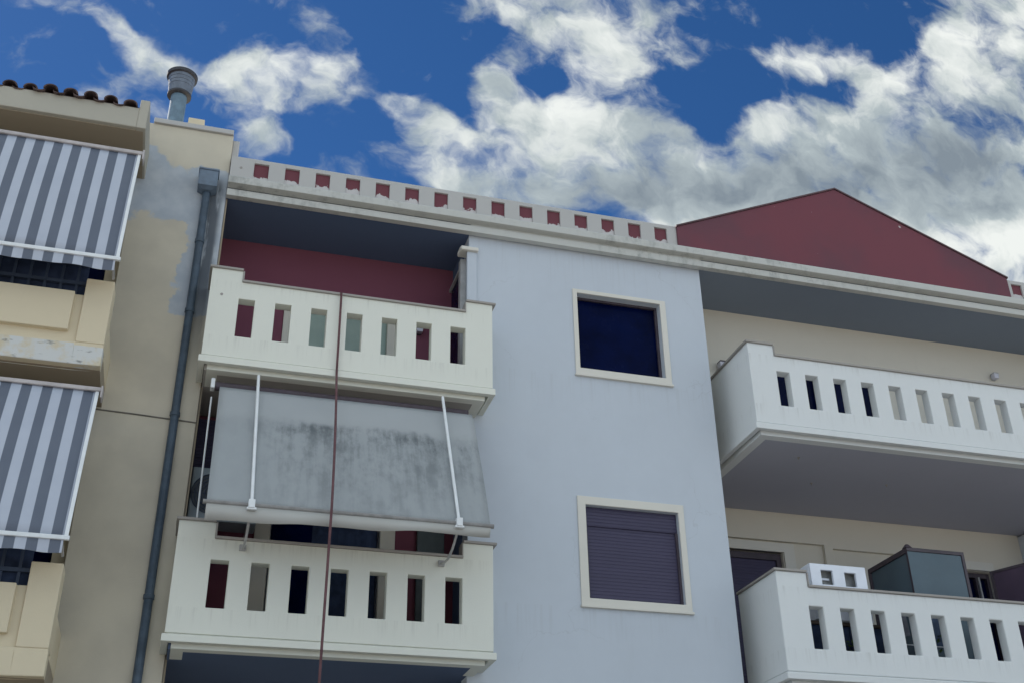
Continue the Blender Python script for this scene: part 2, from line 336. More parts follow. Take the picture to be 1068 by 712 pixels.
def shutter_mat(name, col, pitch=0.042):
    """roller shutter slats: a fine horizontal profile"""
    mt, h, b = new_mat(name, col, 0.5, 0.35)
    p = wpos(h); x, y, z = h.sep(p)
    t = h.math('FRACT', h.math('DIVIDE', z, pitch))
    groove = h.rng(h.math('ABSOLUTE', h.math('SUBTRACT', t, 0.5)), 0.34, 0.48)
    n = h.noise(p, 3.0, 4, 0.6).outputs['Fac']
    slat = h.noise(h.comb(0.0, 0.0, h.math('FLOOR', h.math('DIVIDE', z, pitch))), 37.3, 0).outputs['Fac']
    c = h.mix(h.math('ADD', h.math('MULTIPLY', n, 0.5), h.math('MULTIPLY', slat, 0.5)), tuple(v * 0.8 for v in col), tuple(v * 1.22 for v in col))
    h.put(b.inputs['Base Color'], c)
    bump(h, b, h.math('SUBTRACT', 1.0, groove), 0.7, 0.007)
    return mt
M['shutter'] = shutter_mat('purple_roller_shutter', (0.052, 0.046, 0.09))
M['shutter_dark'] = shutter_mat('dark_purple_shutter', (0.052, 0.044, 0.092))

def stripes(name, xr, pitch=0.19):
    """woven stripes, measured from the awning's right edge"""
    mt, h, b = new_mat(name, (0.5, 0.5, 0.5), 0.85, 0.15)
    p = wpos(h); x, y, z = h.sep(p)
    t = h.math('FRACT', h.math('DIVIDE', h.math('SUBTRACT', xr, x), pitch))
    f = h.rng(h.math('ABSOLUTE', h.math('SUBTRACT', t, 0.5)), 0.265, 0.235)
    n = h.noise(p, 3.0, 5, 0.6).outputs['Fac']
    gr = h.mix(n, (0.125, 0.145, 0.19), (0.155, 0.178, 0.225))
    wh = h.mix(n, (0.42, 0.46, 0.55), (0.51, 0.55, 0.63))
    c = h.mix(f, wh, gr)
    h.put(b.inputs['Base Color'], c)
    bump(h, b, h.math('ADD', h.noise(p, 260, 2, 0.6).outputs['Fac'], h.math('MULTIPLY', h.noise(p, 4, 3, 0.5).outputs['Fac'], 3)), 0.2, 0.006)
    return mt

def dirty_awning():
    """grey acrylic cloth with black mildew running down from the fold"""
    mt, h, b = new_mat('mildewed_grey_cloth', (0.36, 0.38, 0.39), 0.88, 0.15)
    p = wpos(h); x, y, z = h.sep(p)
    st = h.noise(h.vmath('MULTIPLY', p, (13, 1.0, 1.1)).outputs[0], 1.0, 6, 0.62).outputs['Fac']
    sp = h.noise(h.vmath('MULTIPLY', p, (9, 4, 6)).outputs[0], 1.0, 6, 0.68).outputs['Fac']
    lump = h.noise(p, 1.9, 3, 0.55).outputs['Fac']
    wob = h.math('MULTIPLY', h.math('SUBTRACT', h.noise(p, 2.2, 4, 0.6).outputs['Fac'], 0.5), 0.45)
    zt = h.math('ADD', z, wob)
    head = h.math('MULTIPLY', h.rng(zt, 7.10, 6.98), h.rng(zt, 6.72, 6.95))             # dark tide line under the fold
    band = h.math('ADD', h.math('MULTIPLY', h.rng(zt, 7.08, 6.95), h.rng(zt, 5.6, 6.9, 0.18, 0.75)), h.math('MULTIPLY', head, 0.3))
    side = h.math('MULTIPLY', h.rng(x, 0.30, 1.1, 0.10, 1.0), h.rng(x, 3.1, 2.5, 0.7, 1.0))
    f = h.math('MULTIPLY', h.math('MULTIPLY', band, side), h.rng(h.math('ADD', h.math('MULTIPLY', st, 0.33), h.math('ADD', h.math('MULTIPLY', sp, 0.40), h.math('MULTIPLY', lump, 0.27))), 0.41, 0.62), clamp=True)
    soft = h.math('MULTIPLY', h.rng(z, 7.14, 6.9), 0.28)
    base = h.mix(h.noise(p, 1.5, 4, 0.6).outputs['Fac'], (0.335, 0.355, 0.37), (0.41, 0.43, 0.44))
    c = h.mix(soft, base, (0.22, 0.25, 0.265))
    c = h.mix(h.math('MULTIPLY', f, 0.85), c, (0.10, 0.115, 0.125))
    h.put(b.inputs['Base Color'], c)
    bump(h, b, h.math('ADD', h.noise(p, 260, 2, 0.6).outputs['Fac'], h.math('MULTIPLY', h.noise(h.vmath('MULTIPLY', p, (3, 3, 0.7)).outputs[0], 1, 3, 0.5).outputs['Fac'], 4)), 0.25, 0.008)
    return mt
M['dirty'] = dirty_awning()
M['valance_cloth'] = stucco('grey_valance_cloth', (0.46, 0.46, 0.44), 0.06, 0.3, grain=220)

# ------------------------------------------------------------------ geometry helpers
class MB:
    def __init__(s): s.v = []; s.f = []
    def box(s, x0, x1, y0, y1, z0, z1):
        n = len(s.v)
        s.v += [(x0, y0, z0), (x1, y0, z0), (x1, y1, z0), (x0, y1, z0), (x0, y0, z1), (x1, y0, z1), (x1, y1, z1), (x0, y1, z1)]
        s.f += [(n, n + 3, n + 2, n + 1), (n + 4, n + 5, n + 6, n + 7), (n, n + 1, n + 5, n + 4), (n + 1, n + 2, n + 6, n + 5), (n + 2, n + 3, n + 7, n + 6), (n + 3, n, n + 4, n + 7)]
        return s
    def hexa(s, bot, top):
        n = len(s.v); s.v += list(bot) + list(top); k = len(bot)
        s.f += [tuple(n + i for i in range(k))[::-1], tuple(n + k + i for i in range(k))]
        for i in range(k):
            j = (i + 1) % k; s.f.append((n + i, n + j, n + k + j, n + k + i))
        return s
    def prism_y(s, poly, y0, y1):
        return s.hexa([(x, y0, z) for x, z in poly], [(x, y1, z) for x, z in poly])
    def prism_x(s, poly, x0, x1):
        return s.hexa([(x0, y, z) for y, z in poly], [(x1, y, z) for y, z in poly])
    def tube(s, pts, r, seg=12, cap=True):
        pts = [Vector(p) for p in pts]; rings = []
        rr = r if isinstance(r, (list, tuple)) else [r] * len(pts)
        up = None
        for i, p in enumerate(pts):
            t = (pts[min(i + 1, len(pts) - 1)] - pts[max(i - 1, 0)]).normalized()
            if up is None:
                up = Vector((0, 0, 1)) if abs(t.z) < 0.9 else Vector((0, 1, 0))
            a = t.cross(up).normalized(); up = a.cross(t).normalized()
            n = len(s.v)
            for k in range(seg):
                an = 2 * math.pi * k / seg
                s.v.append(tuple(p + a * (math.cos(an) * rr[i]) + up * (math.sin(an) * rr[i])))
            rings.append(n)
        for i in range(len(rings) - 1):
            for k in range(seg):
                s.f.append((rings[i] + k, rings[i] + (k + 1) % seg, rings[i + 1] + (k + 1) % seg, rings[i + 1] + k))
        if cap:
            s.f.append(tuple(rings[0] + k for k in range(seg))[::-1]); s.f.append(tuple(rings[-1] + k for k in range(seg)))
        return s
    def lathe(s, c, prof, seg=28):
        return s.tube([(c[0], c[1], c[2] + z) for r, z in prof], [max(r, 1e-4) for r, z in prof], seg)
    def wall(s, x0, x1, z0, z1, y0, y1, holes=()):
        """slab in the XZ plane (front y0, back y1) with rectangular openings (x0,x1,z0,z1)"""
        xs = sorted({x0, x1, *[h[0] for h in holes], *[h[1] for h in holes]})
        zs = sorted({z0, z1, *[h[2] for h in holes], *[h[3] for h in holes]})
        xs = [x for x in xs if x0 <= x <= x1]; zs = [z for z in zs if z0 <= z <= z1]
        nx, nz = len(xs) - 1, len(zs) - 1
        solid = [[not any(h[0] <= (xs[i] + xs[i + 1]) / 2 <= h[1] and h[2] <= (zs[j] + zs[j + 1]) / 2 <= h[3] for h in holes) for j in range(nz)] for i in range(nx)]
        def q(a, b, c, d):
            n = len(s.v); s.v += [a, b, c, d]; s.f.append((n, n + 1, n + 2, n + 3))
        for i in range(nx):
            for j in range(nz):
                if not solid[i][j]: continue
                a, b, c, d = xs[i], xs[i + 1], zs[j], zs[j + 1]
                q((a, y0, c), (b, y0, c), (b, y0, d), (a, y0, d)); q((b, y1, c), (a, y1, c), (a, y1, d), (b, y1, d))
                if i == 0 or not solid[i - 1][j]: q((a, y1, c), (a, y0, c), (a, y0, d), (a, y1, d))
                if i == nx - 1 or not solid[i + 1][j]: q((b, y0, c), (b, y1, c), (b, y1, d), (b, y0, d))
                if j == 0 or not solid[i][j - 1]: q((a, y1, c), (b, y1, c), (b, y0, c), (a, y0, c))
                if j == nz - 1 or not solid[i][j + 1]: q((a, y0, d), (b, y0, d), (b, y1, d), (a, y1, d))
        return s
    def merge_touching(s):
        """drop pairs of faces that lie face to face, so butted solids become one"""
        key = lambda f: frozenset(tuple(round(c, 4) for c in s.v[i]) for i in f)
        n = {}
        for f in s.f: n[key(f)] = n.get(key(f), 0) + 1
        s.f = [f for f in s.f if n[key(f)] == 1]
        return s
    def build(s, name, mat, parent=None, bev=0.0, smooth=False, weld=True):
        me = bpy.data.meshes.new(name)
        off = root_loc(parent)
        me.from_pydata([(x - off.x, y - off.y, z - off.z) for x, y, z in s.v], [], s.f)
        bm = bmesh.new(); bm.from_mesh(me)
        if weld: bmesh.ops.remove_doubles(bm, verts=bm.verts, dist=1e-5)
        bmesh.ops.recalc_face_normals(bm, faces=bm.faces)
        if smooth:
            for f in bm.faces: f.smooth = True
        bm.to_mesh(me); bm.free()
        me.materials.append(mat)
        o = bpy.data.objects.new(name, me); COL.objects.link(o)
        if parent: o.parent = parent
        if bev:
            b = o.modifiers.new('bevel', 'BEVEL'); b.width = bev; b.segments = 2; b.limit_method = 'ANGLE'; b.angle_limit = R(40)
        return o
def root_loc(o):
    if o is None: return Vector((0, 0, 0))
    v = Vector((0, 0, 0))
    while o is not None: v += o.location; o = o.parent
    return v
def tag(o, label, cat, group=None):
    o['label'] = label; o['category'] = cat
    if group: o['group'] = group
    return o
def thing(name, label, cat, loc, group=None):
    o = bpy.data.objects.new(name, None); COL.objects.link(o); o.location = loc; o.empty_display_size = 0.2
    return tag(o, label, cat, group)
def structure(o): o['kind'] = 'structure'; return o

# ------------------------------------------------------------------ ground
structure(MB().box(-600, 600, -600, 600, -0.3, 0.0).build('ground', M['asphalt']))
structure(MB().box(-60, 60, 5.2, 11.6, 0.0, 0.13).build('pavement', M['paving'], bev=0.01))
structure(MB().box(-60, 60, 0.4, 4.95, 0.0, 0.006).build('road', M['asphalt']))
structure(MB().box(-60, 60, -40, 0.4, 0.0, 0.12).build('bounce_paving', M['paving'], bev=0.01))  # unseen pale paving, added to bounce sunlight onto the facades
structure(MB().box(-60, 60, 4.95, 5.2, 0.0, 0.14).build('kerb', M['stone'], bev=0.01))

# ================================================================== main apartment building
B = thing('apartment_building', 'white apartment block with slotted balconies and a dark red gable on its roof', 'building', (3.2, 12.3, 0.0))
YP = 11.746      # front face of the balcony parapets
YW = 12.30       # front of the white wall between the balconies
XL, XR = -0.075, 16.8
XW0, XW1 = 3.075, 6.380  # white wall, upper recesses, roof edge, neighbour: coordinates scaled about the camera, baked in

# windows in the white wall: (x0,x1,z0,z1)
W1 = (4.55, 5.73, 8.562, 9.68)
W2 = (4.529, 5.73, 5.554, 6.703)
MB().wall(XW0, XW1, 0.0, 10.5, YW, YW + 0.25, [W1, W2]).build('wall', M['white'], B, bev=0.006)
MB().box(XW0, XW0 + 0.18, YW + 0.25, 13.6, 0, 10.5).build('side_wall', M['soffit_dark'], B)  # dark paint puts the shade of the recess into this wall's colour
MB().box(XW1 - 0.18, XW1, YW + 0.25, 14.6, 0, 10.5).build('side_wall', M['recess'], B)
# pilaster with a little cap at the left edge of the white wall, top floor
t_ = MB().box(3.045, 3.175, YW - 0.03, YW + 0.02, 7.9, 10.10).build('pilaster', M['white'], B, bev=0.006)
MB().prism_x([(YW - 0.075, 10.065), (YW - 0.075, 10.12), (YW + 0.02, 10.155), (YW + 0.16, 10.155), (YW + 0.16, 10.08), (YW - 0.03, 10.065)], 2.955, 3.19).build('cap', M['trim'], t_, bev=0.015)
# right-hand white block, outside the frame
MB().box(13.4, XR, YW, YW + 0.25, 0, 10.5).build('wall', M['white'], B)
MB().box(13.2, 13.4, YW, 14.6, 0, 10.5).build('side_wall', M['recess'], B)
MB().box(12.34, 13.2, 13.6, 14.6, 4.6, 7.64).build('side_wall', M['white'], B)

# recess back walls
MB().wall(XL, XW0, 7.87, 10.5, 13.2, 13.4, [(0.828, 2.37, 7.95, 9.64)]).build('recess_wall', M['red'], B, bev=0.004)['label'] = 'dark red recess wall of the upper left balcony'
YB2 = 13.0
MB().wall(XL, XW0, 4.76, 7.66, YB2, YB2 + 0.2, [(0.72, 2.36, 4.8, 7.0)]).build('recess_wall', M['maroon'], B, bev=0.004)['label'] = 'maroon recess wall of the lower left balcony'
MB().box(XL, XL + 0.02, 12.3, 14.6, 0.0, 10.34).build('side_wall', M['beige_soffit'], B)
# upper right back wall
UW = (7.60, 9.63, 8.66, 9.67)
MB().wall(XW1, 13.2, 7.86, 10.5, 13.25, 13.45, [UW]).build('recess_wall', M['recess'], B, bev=0.004)
# lower right back wall: surround standing proud of two shallow panels
MB().wall(XW1, 12.34, 4.6, 7.80, 14.25, 14.31, [(6.4, 8.92, 4.75, 7.235), (9.06, 10.22, 4.75, 7.19), (11.24, 11.72, 4.75, 7.03)]).build('recess_wall', M['recess'], B, bev=0.004)
MB().wall(XW1, 12.34, 4.6, 7.80, 14.31, 14.5, [(6.5, 8.26, 4.75, 7.08), (11.24, 11.72, 4.75, 7.03)]).build('recess_panel', M['recess'], B)

# window frames and panes
def window(rect, frame_out, label, shutter=None):
    x0, x1, z0, z1 = rect; a, b, c, dd = frame_out
    if shutter is None:
        pane = MB().box(x0 + 0.001, x1 - 0.001, YW + 0.13, YW + 0.17, z0 + 0.001, z1 - 0.001).build('window', M['navyglass'], B); pane['label'] = label
        MB().wall(x0, x1, z0, z1, YW + 0.095, YW + 0.135, [(x0 + 0.035, x1 - 0.035, z0 + 0.03, z1 - 0.03)]).build('sash', M['frame_dark'], pane, bev=0.004)
    else:
        pane = MB().box(x0 + 0.02, x1 - 0.02, YW + 0.075, YW + 0.095, z0 + 0.01, z1 - 0.24).build('window', M['shutter'], B); pane['label'] = label
        MB().box(x0 + 0.002, x1 - 0.002, YW + 0.055, YW + 0.12, z1 - 0.245, z1 - 0.002).build('shutter_box', M['shutter'], pane, bev=0.008)
        MB().box(x0 + 0.001, x0 + 0.03, YW + 0.05, YW + 0.11, z0, z1 - 0.246).build('guide_rail', M['frame_dark'], pane)
        MB().box(x1 - 0.03, x1 - 0.001, YW + 0.05, YW + 0.11, z0, z1 - 0.246).build('guide_rail', M['frame_dark'], pane)
        MB().box(x0 + 0.015, x1 - 0.015, YW + 0.065, YW + 0.10, z0 - 0.001, z0 + 0.025).build('bottom_bar', M['gmetal'], pane)
    MB().wall(a, b, c + 0.0, dd, YW - 0.018, YW + 0.004, [rect]).build('surround', M['trim'], pane, bev=0.005)
    MB().box(a - 0.012, b + 0.012, YW - 0.04, YW + 0.003, c - 0.028, c + 0.002).build('sill', M['trim'], pane, bev=0.005)
window(W1, (4.488, 5.813, 8.469, 9.737), 'open dark blue window high in the white wall')
window(W2, (4.426, 5.807, 5.467, 6.807), 'window closed by a purple roller shutter', 'roller')

# left balcony window, glass between cream jambs in the red wall
w_ = MB().box(1.015, 2.195, 13.25, 13.27, 8.0, 9.60).build('balcony_door', M['greenglass'], B)
MB().wall(0.829, 2.369, 7.951, 9.639, 13.185, 13.25, [(1.02, 2.19, 8.0, 9.60)]).build('frame', M['recess'], w_, bev=0.005)
MB().box(1.02, 2.19, 13.22, 13.25, 7.96, 8.80).build('lower_panel', M['frame_dark'], w_)
MB().box(1.56, 1.61, 13.23, 13.29, 8.801, 9.60).build('mullion', M['frame_dark'], w_)
# lower left: dark door between cream jambs
w_ = MB().box(0.92, 2.16, YB2 + 0.06, YB2 + 0.08, 4.8, 6.96).build('balcony_door', M['navyglass'], B)
MB().wall(0.721, 2.359, 4.801, 6.999, YB2 - 0.02, YB2 + 0.06, [(0.90, 2.18, 4.81, 6.96)]).build('frame', M['recess'], w_, bev=0.005)
cv = MB(); N_ = 40
for i in range(15, N_):
    xa, xb = 0.93 + 1.22 * i / N_, 0.93 + 1.22 * (i + 1) / N_
    ya, yb = YB2 + 0.05 + 0.006 * math.sin(i * 1.7), YB2 + 0.05 + 0.006 * math.sin((i + 1) * 1.7)
    cv.hexa([(xa, ya, 4.85), (xb, yb, 4.85), (xb, yb + 0.004, 4.85), (xa, ya + 0.004, 4.85)], [(xa, ya, 6.9), (xb, yb, 6.9), (xb, yb + 0.004, 6.9), (xa, ya + 0.004, 6.9)])
cv.build('curtain', M['curtain'], w_)
MB().box(XL + 0.021, 0.225, YB2 - 0.05, YB2 - 0.01, 5.2, 7.6).build('shade_or_shutter_panel', M['shutter_dark'], B, bev=0.006)  # added dark panel standing in for the shade at the recess's left end
# grey green shutter leaf folded at the right of the lower left recess
MB().box(2.62, 2.95, YB2 - 0.06, YB2 - 0.01, 4.8, 6.9).build('shade_or_shutter_panel', plain('grey_green_shutter', (0.09, 0.11, 0.115), 0.5, 0.3, 0.15, 5), B, bev=0.006)
# door in the side wall of the upper left balcony, seen edge on
dd_ = MB().box(3.05, 3.073, 12.56, 13.17, 7.95, 9.98).build('balcony_door', M['navyglass'], B)
MB().box(3.0, 3.0745, 12.45, 12.56, 7.9, 10.06).box(3.02, 3.0745, 12.56, 13.199, 9.98, 10.02).build('frame', M['gmetal'], dd_, bev=0.004)

# upper right window seen through the first slots
w_ = MB().box(UW[0] + 0.02, UW[1] - 0.02, 13.35, 13.37, UW[2] + 0.02, UW[3] - 0.02).build('window', M['navyglass'], B)
MB().wall(UW[0], UW[1], UW[2], UW[3], 13.27, 13.35, [(UW[0] + 0.05, 8.58, UW[2] + 0.05, UW[3] - 0.05), (8.65, UW[1] - 0.05, UW[2] + 0.05, UW[3] - 0.05)]).build('frame', M['frame_dark'], w_)
# lower right: purple shuttered door, and the narrow dark window on the right
w_ = MB().box(6.51, 8.25, 14.40, 14.42, 4.76, 7.0).build('balcony_door', M['shutter_dark'], B)
MB().box(6.505, 8.255, 14.37, 14.43, 6.98, 7.075).box(8.18, 8.255, 14.37, 14.43, 4.76, 6.98).build('frame', M['frame_dark'], w_)
MB().wall(6.41, 8.44, 4.76, 7.215, 14.28, 14.36, [(6.5, 8.27, 4.76, 7.08)]).build('surround', M['trim'], w_, bev=0.005)
w_ = MB().box(11.25, 11.71, 14.40, 14.42, 4.76, 7.02).build('balcony_door', M['navyglass'], B)
MB().wall(11.241, 11.719, 4.76, 7.029, 14.33, 14.40, [(11.29, 11.47, 4.8, 6.96), (11.53, 11.67, 4.8, 6.96)]).build('frame', M['frame_dark'], w_)
MB().box(11.50, 11.525, 14.30, 14.33, 4.8, 6.96).build('handle_rail', M['gmetal'], w_)
MB().box(10.98, 11.74, 14.20, 14.26, 7.035, 7.17).build('lintel', M['trim'], w_, bev=0.005)

# ---- balconies
def sweep(mb, prof, path):
    """closed profile (outward offset, z) swept along a plan path with mitred corners; outward is to the right of the path"""
    P = [Vector(p) for p in path]; rings = []
    for i, p in enumerate(P):
        d0 = (P[i] - P[i - 1]).normalized() if i else None
        d1 = (P[i + 1] - P[i]).normalized() if i < len(P) - 1 else None
        n0 = Vector((-d0.y, d0.x)) if d0 else None; n1 = Vector((-d1.y, d1.x)) if d1 else None
        nn = (n0 or n1) if (n0 is None or n1 is None) else (n0 + n1) / (1 + n0.dot(n1))
        rings.append(len(mb.v)); mb.v += [(p.x - nn.x * o, p.y - nn.y * o, z) for o, z in prof]
    k = len(prof)
    for r0, r1 in zip(rings, rings[1:]):
        for i in range(k):
            j = (i + 1) % k; mb.f.append((r0 + i, r0 + j, r1 + j, r1 + i))
    mb.f.append(tuple(rings[0] + i for i in range(k))); mb.f.append(tuple(rings[-1] + i for i in range(k))[::-1])
    return mb
def balcony(x0, x1, zs, slots, post_l, post_r, mat, label, cap_ext, back, lback, rback, pside=None, sf='soffit', zoff=0.0):
    """zs = (lip_bottom, lip_top, slot_bottom, slot_top, rail_top, post_top)"""
    lb, lt, sb, st, rail, post = [z + zoff for z in zs]
    T = 0.14
    hol = [(a, a + 0.185, sb, st) for a in slots]
    pl, pr = post_l, post_r
    hol.append((pl, pr if pr is not None else x1 + 1, rail, post + 1))
    hol += [(x0 + 0.13, x0 + 0.13, lt, lt), (x1 - 0.13, x1 - 0.13, lt, lt)]       # cuts only, so that the flanks weld on
    zc_ = sorted({lt, sb, st, rail, post})
    mb = MB().wall(x0, x1, lt, post, YP, YP + T, hol)
    for za, zb in zip(zc_, zc_[1:]):                                # flanks, in courses
        mb.box(x0, x0 + 0.13, YP + T, lback, za, zb)
        if pr is not None: mb.box(x1 - 0.13, x1, YP + T, rback, za, zb)
    mb.merge_touching()
    bal = mb.build('balcony', mat, B, bev=0.012); bal['label'] = label
    c = MB(); e = 0.025
    c.box(x0 - e, pl, YP - e, YP + T + e, post, post + 0.028)
    c.box(x0 - e, x0 + 0.13 + e, YP + T + e, lback, post, post + 0.028)
    b_ = pr if pr is not None else x1
    c.box(pl + 0.001, b_ - 0.001, YP - e, YP + T + e, rail, rail + 0.028)
    c.box(pl, pl + 0.018, YP - 0.012, YP + T + 0.012, rail + 0.03, post)
    if pr is not None:
        c.box(pr, x1 + cap_ext, YP - e, YP + T + e, post, post + 0.028)
        c.box(x1 - 0.13 - e, x1 + cap_ext, YP + T + e, rback, post, post + 0.028)
        c.box(pr - 0.012, pr, YP - 0.012, YP + T + 0.012, rail + 0.03, post)
    c.build('coping', M['stone'], bal, bev=0.005)
    prof = [(-0.02, lt + 0.01), (-0.02, lt - 0.012), (0.020, lt - 0.014), (0.026, lt - 0.022), (0.026, lb), (-0.044, lb), (-0.044, lb + 0.06), (-0.076, lb + 0.06), (-0.076, lb - 0.044), (-0.20, lb - 0.044), (-0.20, lt + 0.01)]
    path = [(x0, lback), (x0, YP), (x1, YP)] + ([(x1, rback)] if pr is not None else [])
    sweep(MB(), prof, path).build('lip', mat, bal, bev=0.004)
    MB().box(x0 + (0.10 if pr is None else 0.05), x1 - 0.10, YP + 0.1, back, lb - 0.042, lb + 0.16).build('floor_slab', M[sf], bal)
    return bal
ZU = (7.715, 7.812, 8.082, 8.575, 8.795, 8.945)
ZD = (4.625, 4.715, 4.985, 5.482, 5.705, 5.880)
ul = [0.215 + 0.4165 * i for i in range(7)]
ll = [0.246 + 0.4085 * i for i in range(7)]
ur = [7.045 + 0.4103 * i for i in range(15)]
lr = [7.032 + 0.4075 * i for i in range(15)]
YN, YF = 12.267, 11.28    # planes of the neighbouring block: patched side wall, balcony fronts
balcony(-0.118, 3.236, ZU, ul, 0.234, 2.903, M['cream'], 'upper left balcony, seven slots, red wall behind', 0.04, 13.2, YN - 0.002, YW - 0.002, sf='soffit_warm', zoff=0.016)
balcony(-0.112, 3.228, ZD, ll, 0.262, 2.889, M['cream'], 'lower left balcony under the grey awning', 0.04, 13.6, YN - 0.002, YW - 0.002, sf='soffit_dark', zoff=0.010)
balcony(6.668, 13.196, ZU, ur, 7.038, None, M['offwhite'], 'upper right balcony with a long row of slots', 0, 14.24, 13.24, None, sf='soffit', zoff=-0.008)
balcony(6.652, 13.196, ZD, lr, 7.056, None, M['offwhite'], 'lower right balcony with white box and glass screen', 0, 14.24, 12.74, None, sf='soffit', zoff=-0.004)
# small hooks in the ceiling above the lower right balcony
for (hx, hy) in ((7.55, 12.35), (8.15, 13.1), (9.2, 12.9)):
    MB().lathe((hx, hy, 7.613), [(0.018, 0.062), (0.018, 0.045), (0.007, 0.038), (0.007, 0.022)], 12).build('ceiling_hook', M['stone'], B)

# ---- roof edge: soffits, cornice, parapet with niches, gable
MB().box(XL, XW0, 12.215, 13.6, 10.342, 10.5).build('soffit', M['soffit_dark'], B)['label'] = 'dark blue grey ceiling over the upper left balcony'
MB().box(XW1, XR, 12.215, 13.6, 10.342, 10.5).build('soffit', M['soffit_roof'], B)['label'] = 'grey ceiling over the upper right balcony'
cor = [(12.114, 10.477), (12.114, 10.570), (12.126, 10.590), (12.42, 10.590), (12.42, 10.508), (12.32, 10.503), (12.27, 10.327), (12.180, 10.327), (12.180, 10.425), (12.215, 10.436), (12.215, 10.467)]
MB().prism_x(cor, XL - 0.002, XR).build('cornice', M['cornice'], B, bev=0.006)
nich = [0.2215 + (5.711 - 0.2215) / 14 * i for i in range(15)]
GX0, GXA, GX1 = 6.044, 8.716, 11.465
right_n = [11.54 + 0.392 * i for i in range(13)]
MB().wall(XL + 0.004, GX0, 10.585, 10.948, 12.194, 12.274, [(a, a + 0.184, 10.622, 10.886) for a in nich]).build('parapet', M['parapet'], B, bev=0.006)
MB().wall(GX1 - 0.012, XR, 10.585, 10.948, 12.194, 12.274, [(a, a + 0.184, 10.622, 10.886) for a in right_n]).build('parapet', M['parapet'], B, bev=0.006)
MB().box(XL + 0.008, GX0 - 0.004, 12.224, 12.42, 10.589, 10.944).build('niche_backing', M['niche'], B)
MB().box(GX1, XR - 0.004, 12.224, 12.42, 10.589, 10.944).build('niche_backing', M['niche'], B)
gp = MB().prism_y([(GX0, 10.588), (GX1, 10.588), (GX1, 10.953), (GXA, 12.092), (GX0, 10.933)], 12.166, 12.45).build('gable', M['gable'], B, bev=0.006)
gp['label'] = 'dark red triangular gable wall on the roof edge'
cp = MB()
def slope(a, b, t=0.024, y0=12.148, y1=12.48):
    (xa, za), (xb, zb) = a, b
    cp.hexa([(xa, y0, za), (xb, y0, zb), (xb, y1, zb), (xa, y1, za)], [(xa, y0, za + t), (xb, y0, zb + t), (xb, y1, zb + t), (xa, y1, za + t)])
slope((GX0 - 0.012, 10.928), (GXA, 12.093)); slope((GXA, 12.093), (GX1 + 0.012, 10.949))
cp.build('coping', plain('dark_metal_flashing', (0.10, 0.055, 0.062), 0.5, 0.4, 0.2, 5), gp)
# roof behind, and the main body of the block
MB().prism_y([(GX0 + 0.05, 10.6), (GX1 - 0.05, 10.6), (GX1 - 0.05, 10.86), (GXA, 12.0), (GX0 + 0.05, 10.84)], 12.45, 19.5).build('roof', M['tile'], B)
MB().box(XL + 0.003, XR, 13.6, 22.0, 10.35, 10.52).build('roof', M['paving'], B)
MB().box(XL + 0.03, XR, 14.6, 22.0, 0, 10.35).build('wall', M['white'], B)
# ground floor front
MB().wall(XL + 0.021, XW0, 0, 4.59, 13.4, 13.6, [(0.5, 2.5, 0.0, 2.6)]).build('ground_floor_wall', M['recess'], B)
MB().wall(XW1, 13.2, 0, 4.55, 12.6, 12.8, [(6.7, 9.2, 0.0, 2.8), (9.8, 12.6, 0.0, 2.8)]).build('ground_floor_wall', M['recess'], B)
for (xa, xb, zt, yy) in ((0.5, 2.5, 2.6, 13.52), (6.7, 9.2, 2.8, 12.72), (9.8, 12.6, 2.8, 12.72)):
    MB().box(xa, xb, yy, yy + 0.03, 0, zt).build('shopfront', M['navyglass'], B)
# old plugs in the render
for (px, py, pz) in ((0.06, 12.192, 10.78), (0.02, YP, 8.62)):
    MB().tube([(px, py - 0.003, pz), (px, py + 0.02, pz)], 0.017, 10).build('wall_plug', M['stone'], B)

# ================================================================== neighbouring beige building
NB = thing('apartment_building', 'beige apartment block with patched side wall, clay roof tiles and striped awnings', 'building', (-3.0, 12.3, 0.0))
XN0, XN1 = -1.19, XL - 0.004
MB().box(XN0, XN1, YN, 22, 0, 11.315).build('wall', M['beige'], NB, bev=0.008)
# expansion joint: thin bead across the wall
MB().tube([(XN0, YN - 0.001, 7.268), (-0.72, YN - 0.002, 7.254), (XN1, YN - 0.001, 7.227)], 0.010, 8).build('render_joint', plain('dark_joint', (0.16, 0.15, 0.13), 0.8, 0.2, 0.2, 5), NB)
MB().box(-1.078, XN1 - 0.004, YN - 0.035, YN + 0.3, 11.315, 11.388).build('coping', M['parapet'], NB, bev=0.008)
MB().box(-0.678, -0.471, 12.42, 12.68, 11.36, 11.63).build('chimney_block', M['beige_par'], NB, bev=0.01)
MB().box(XN1, XN1 + 0.085, YN + 0.06, 13.0, 10.94, 11.295).build('flashing', M['parapet'], NB, bev=0.01)
# left part: recessed wall behind the balconies
XB0 = -9.0
op = [(-3.3, -1.36, 7.35, 9.6), (-3.3, -1.36, 4.2, 6.45), (-6.7, -4.75, 7.35, 9.6), (-6.7, -4.75, 4.2, 6.45)]
MB().wall(XB0, XN0, 0, 10.43, 12.6, 12.85, op).build('wall', M['beige_par'], NB)
MB().box(XB0, XN0 + 0.001, 12.851, 22, 0, 10.4).build('wall', M['beige_par'], NB)
for (a, b, c, d_) in op:
    MB().box(a + 0.01, b - 0.01, 12.7, 12.73, c + 0.01, d_ - 0.01).build('glazing', M['navyglass'], NB)
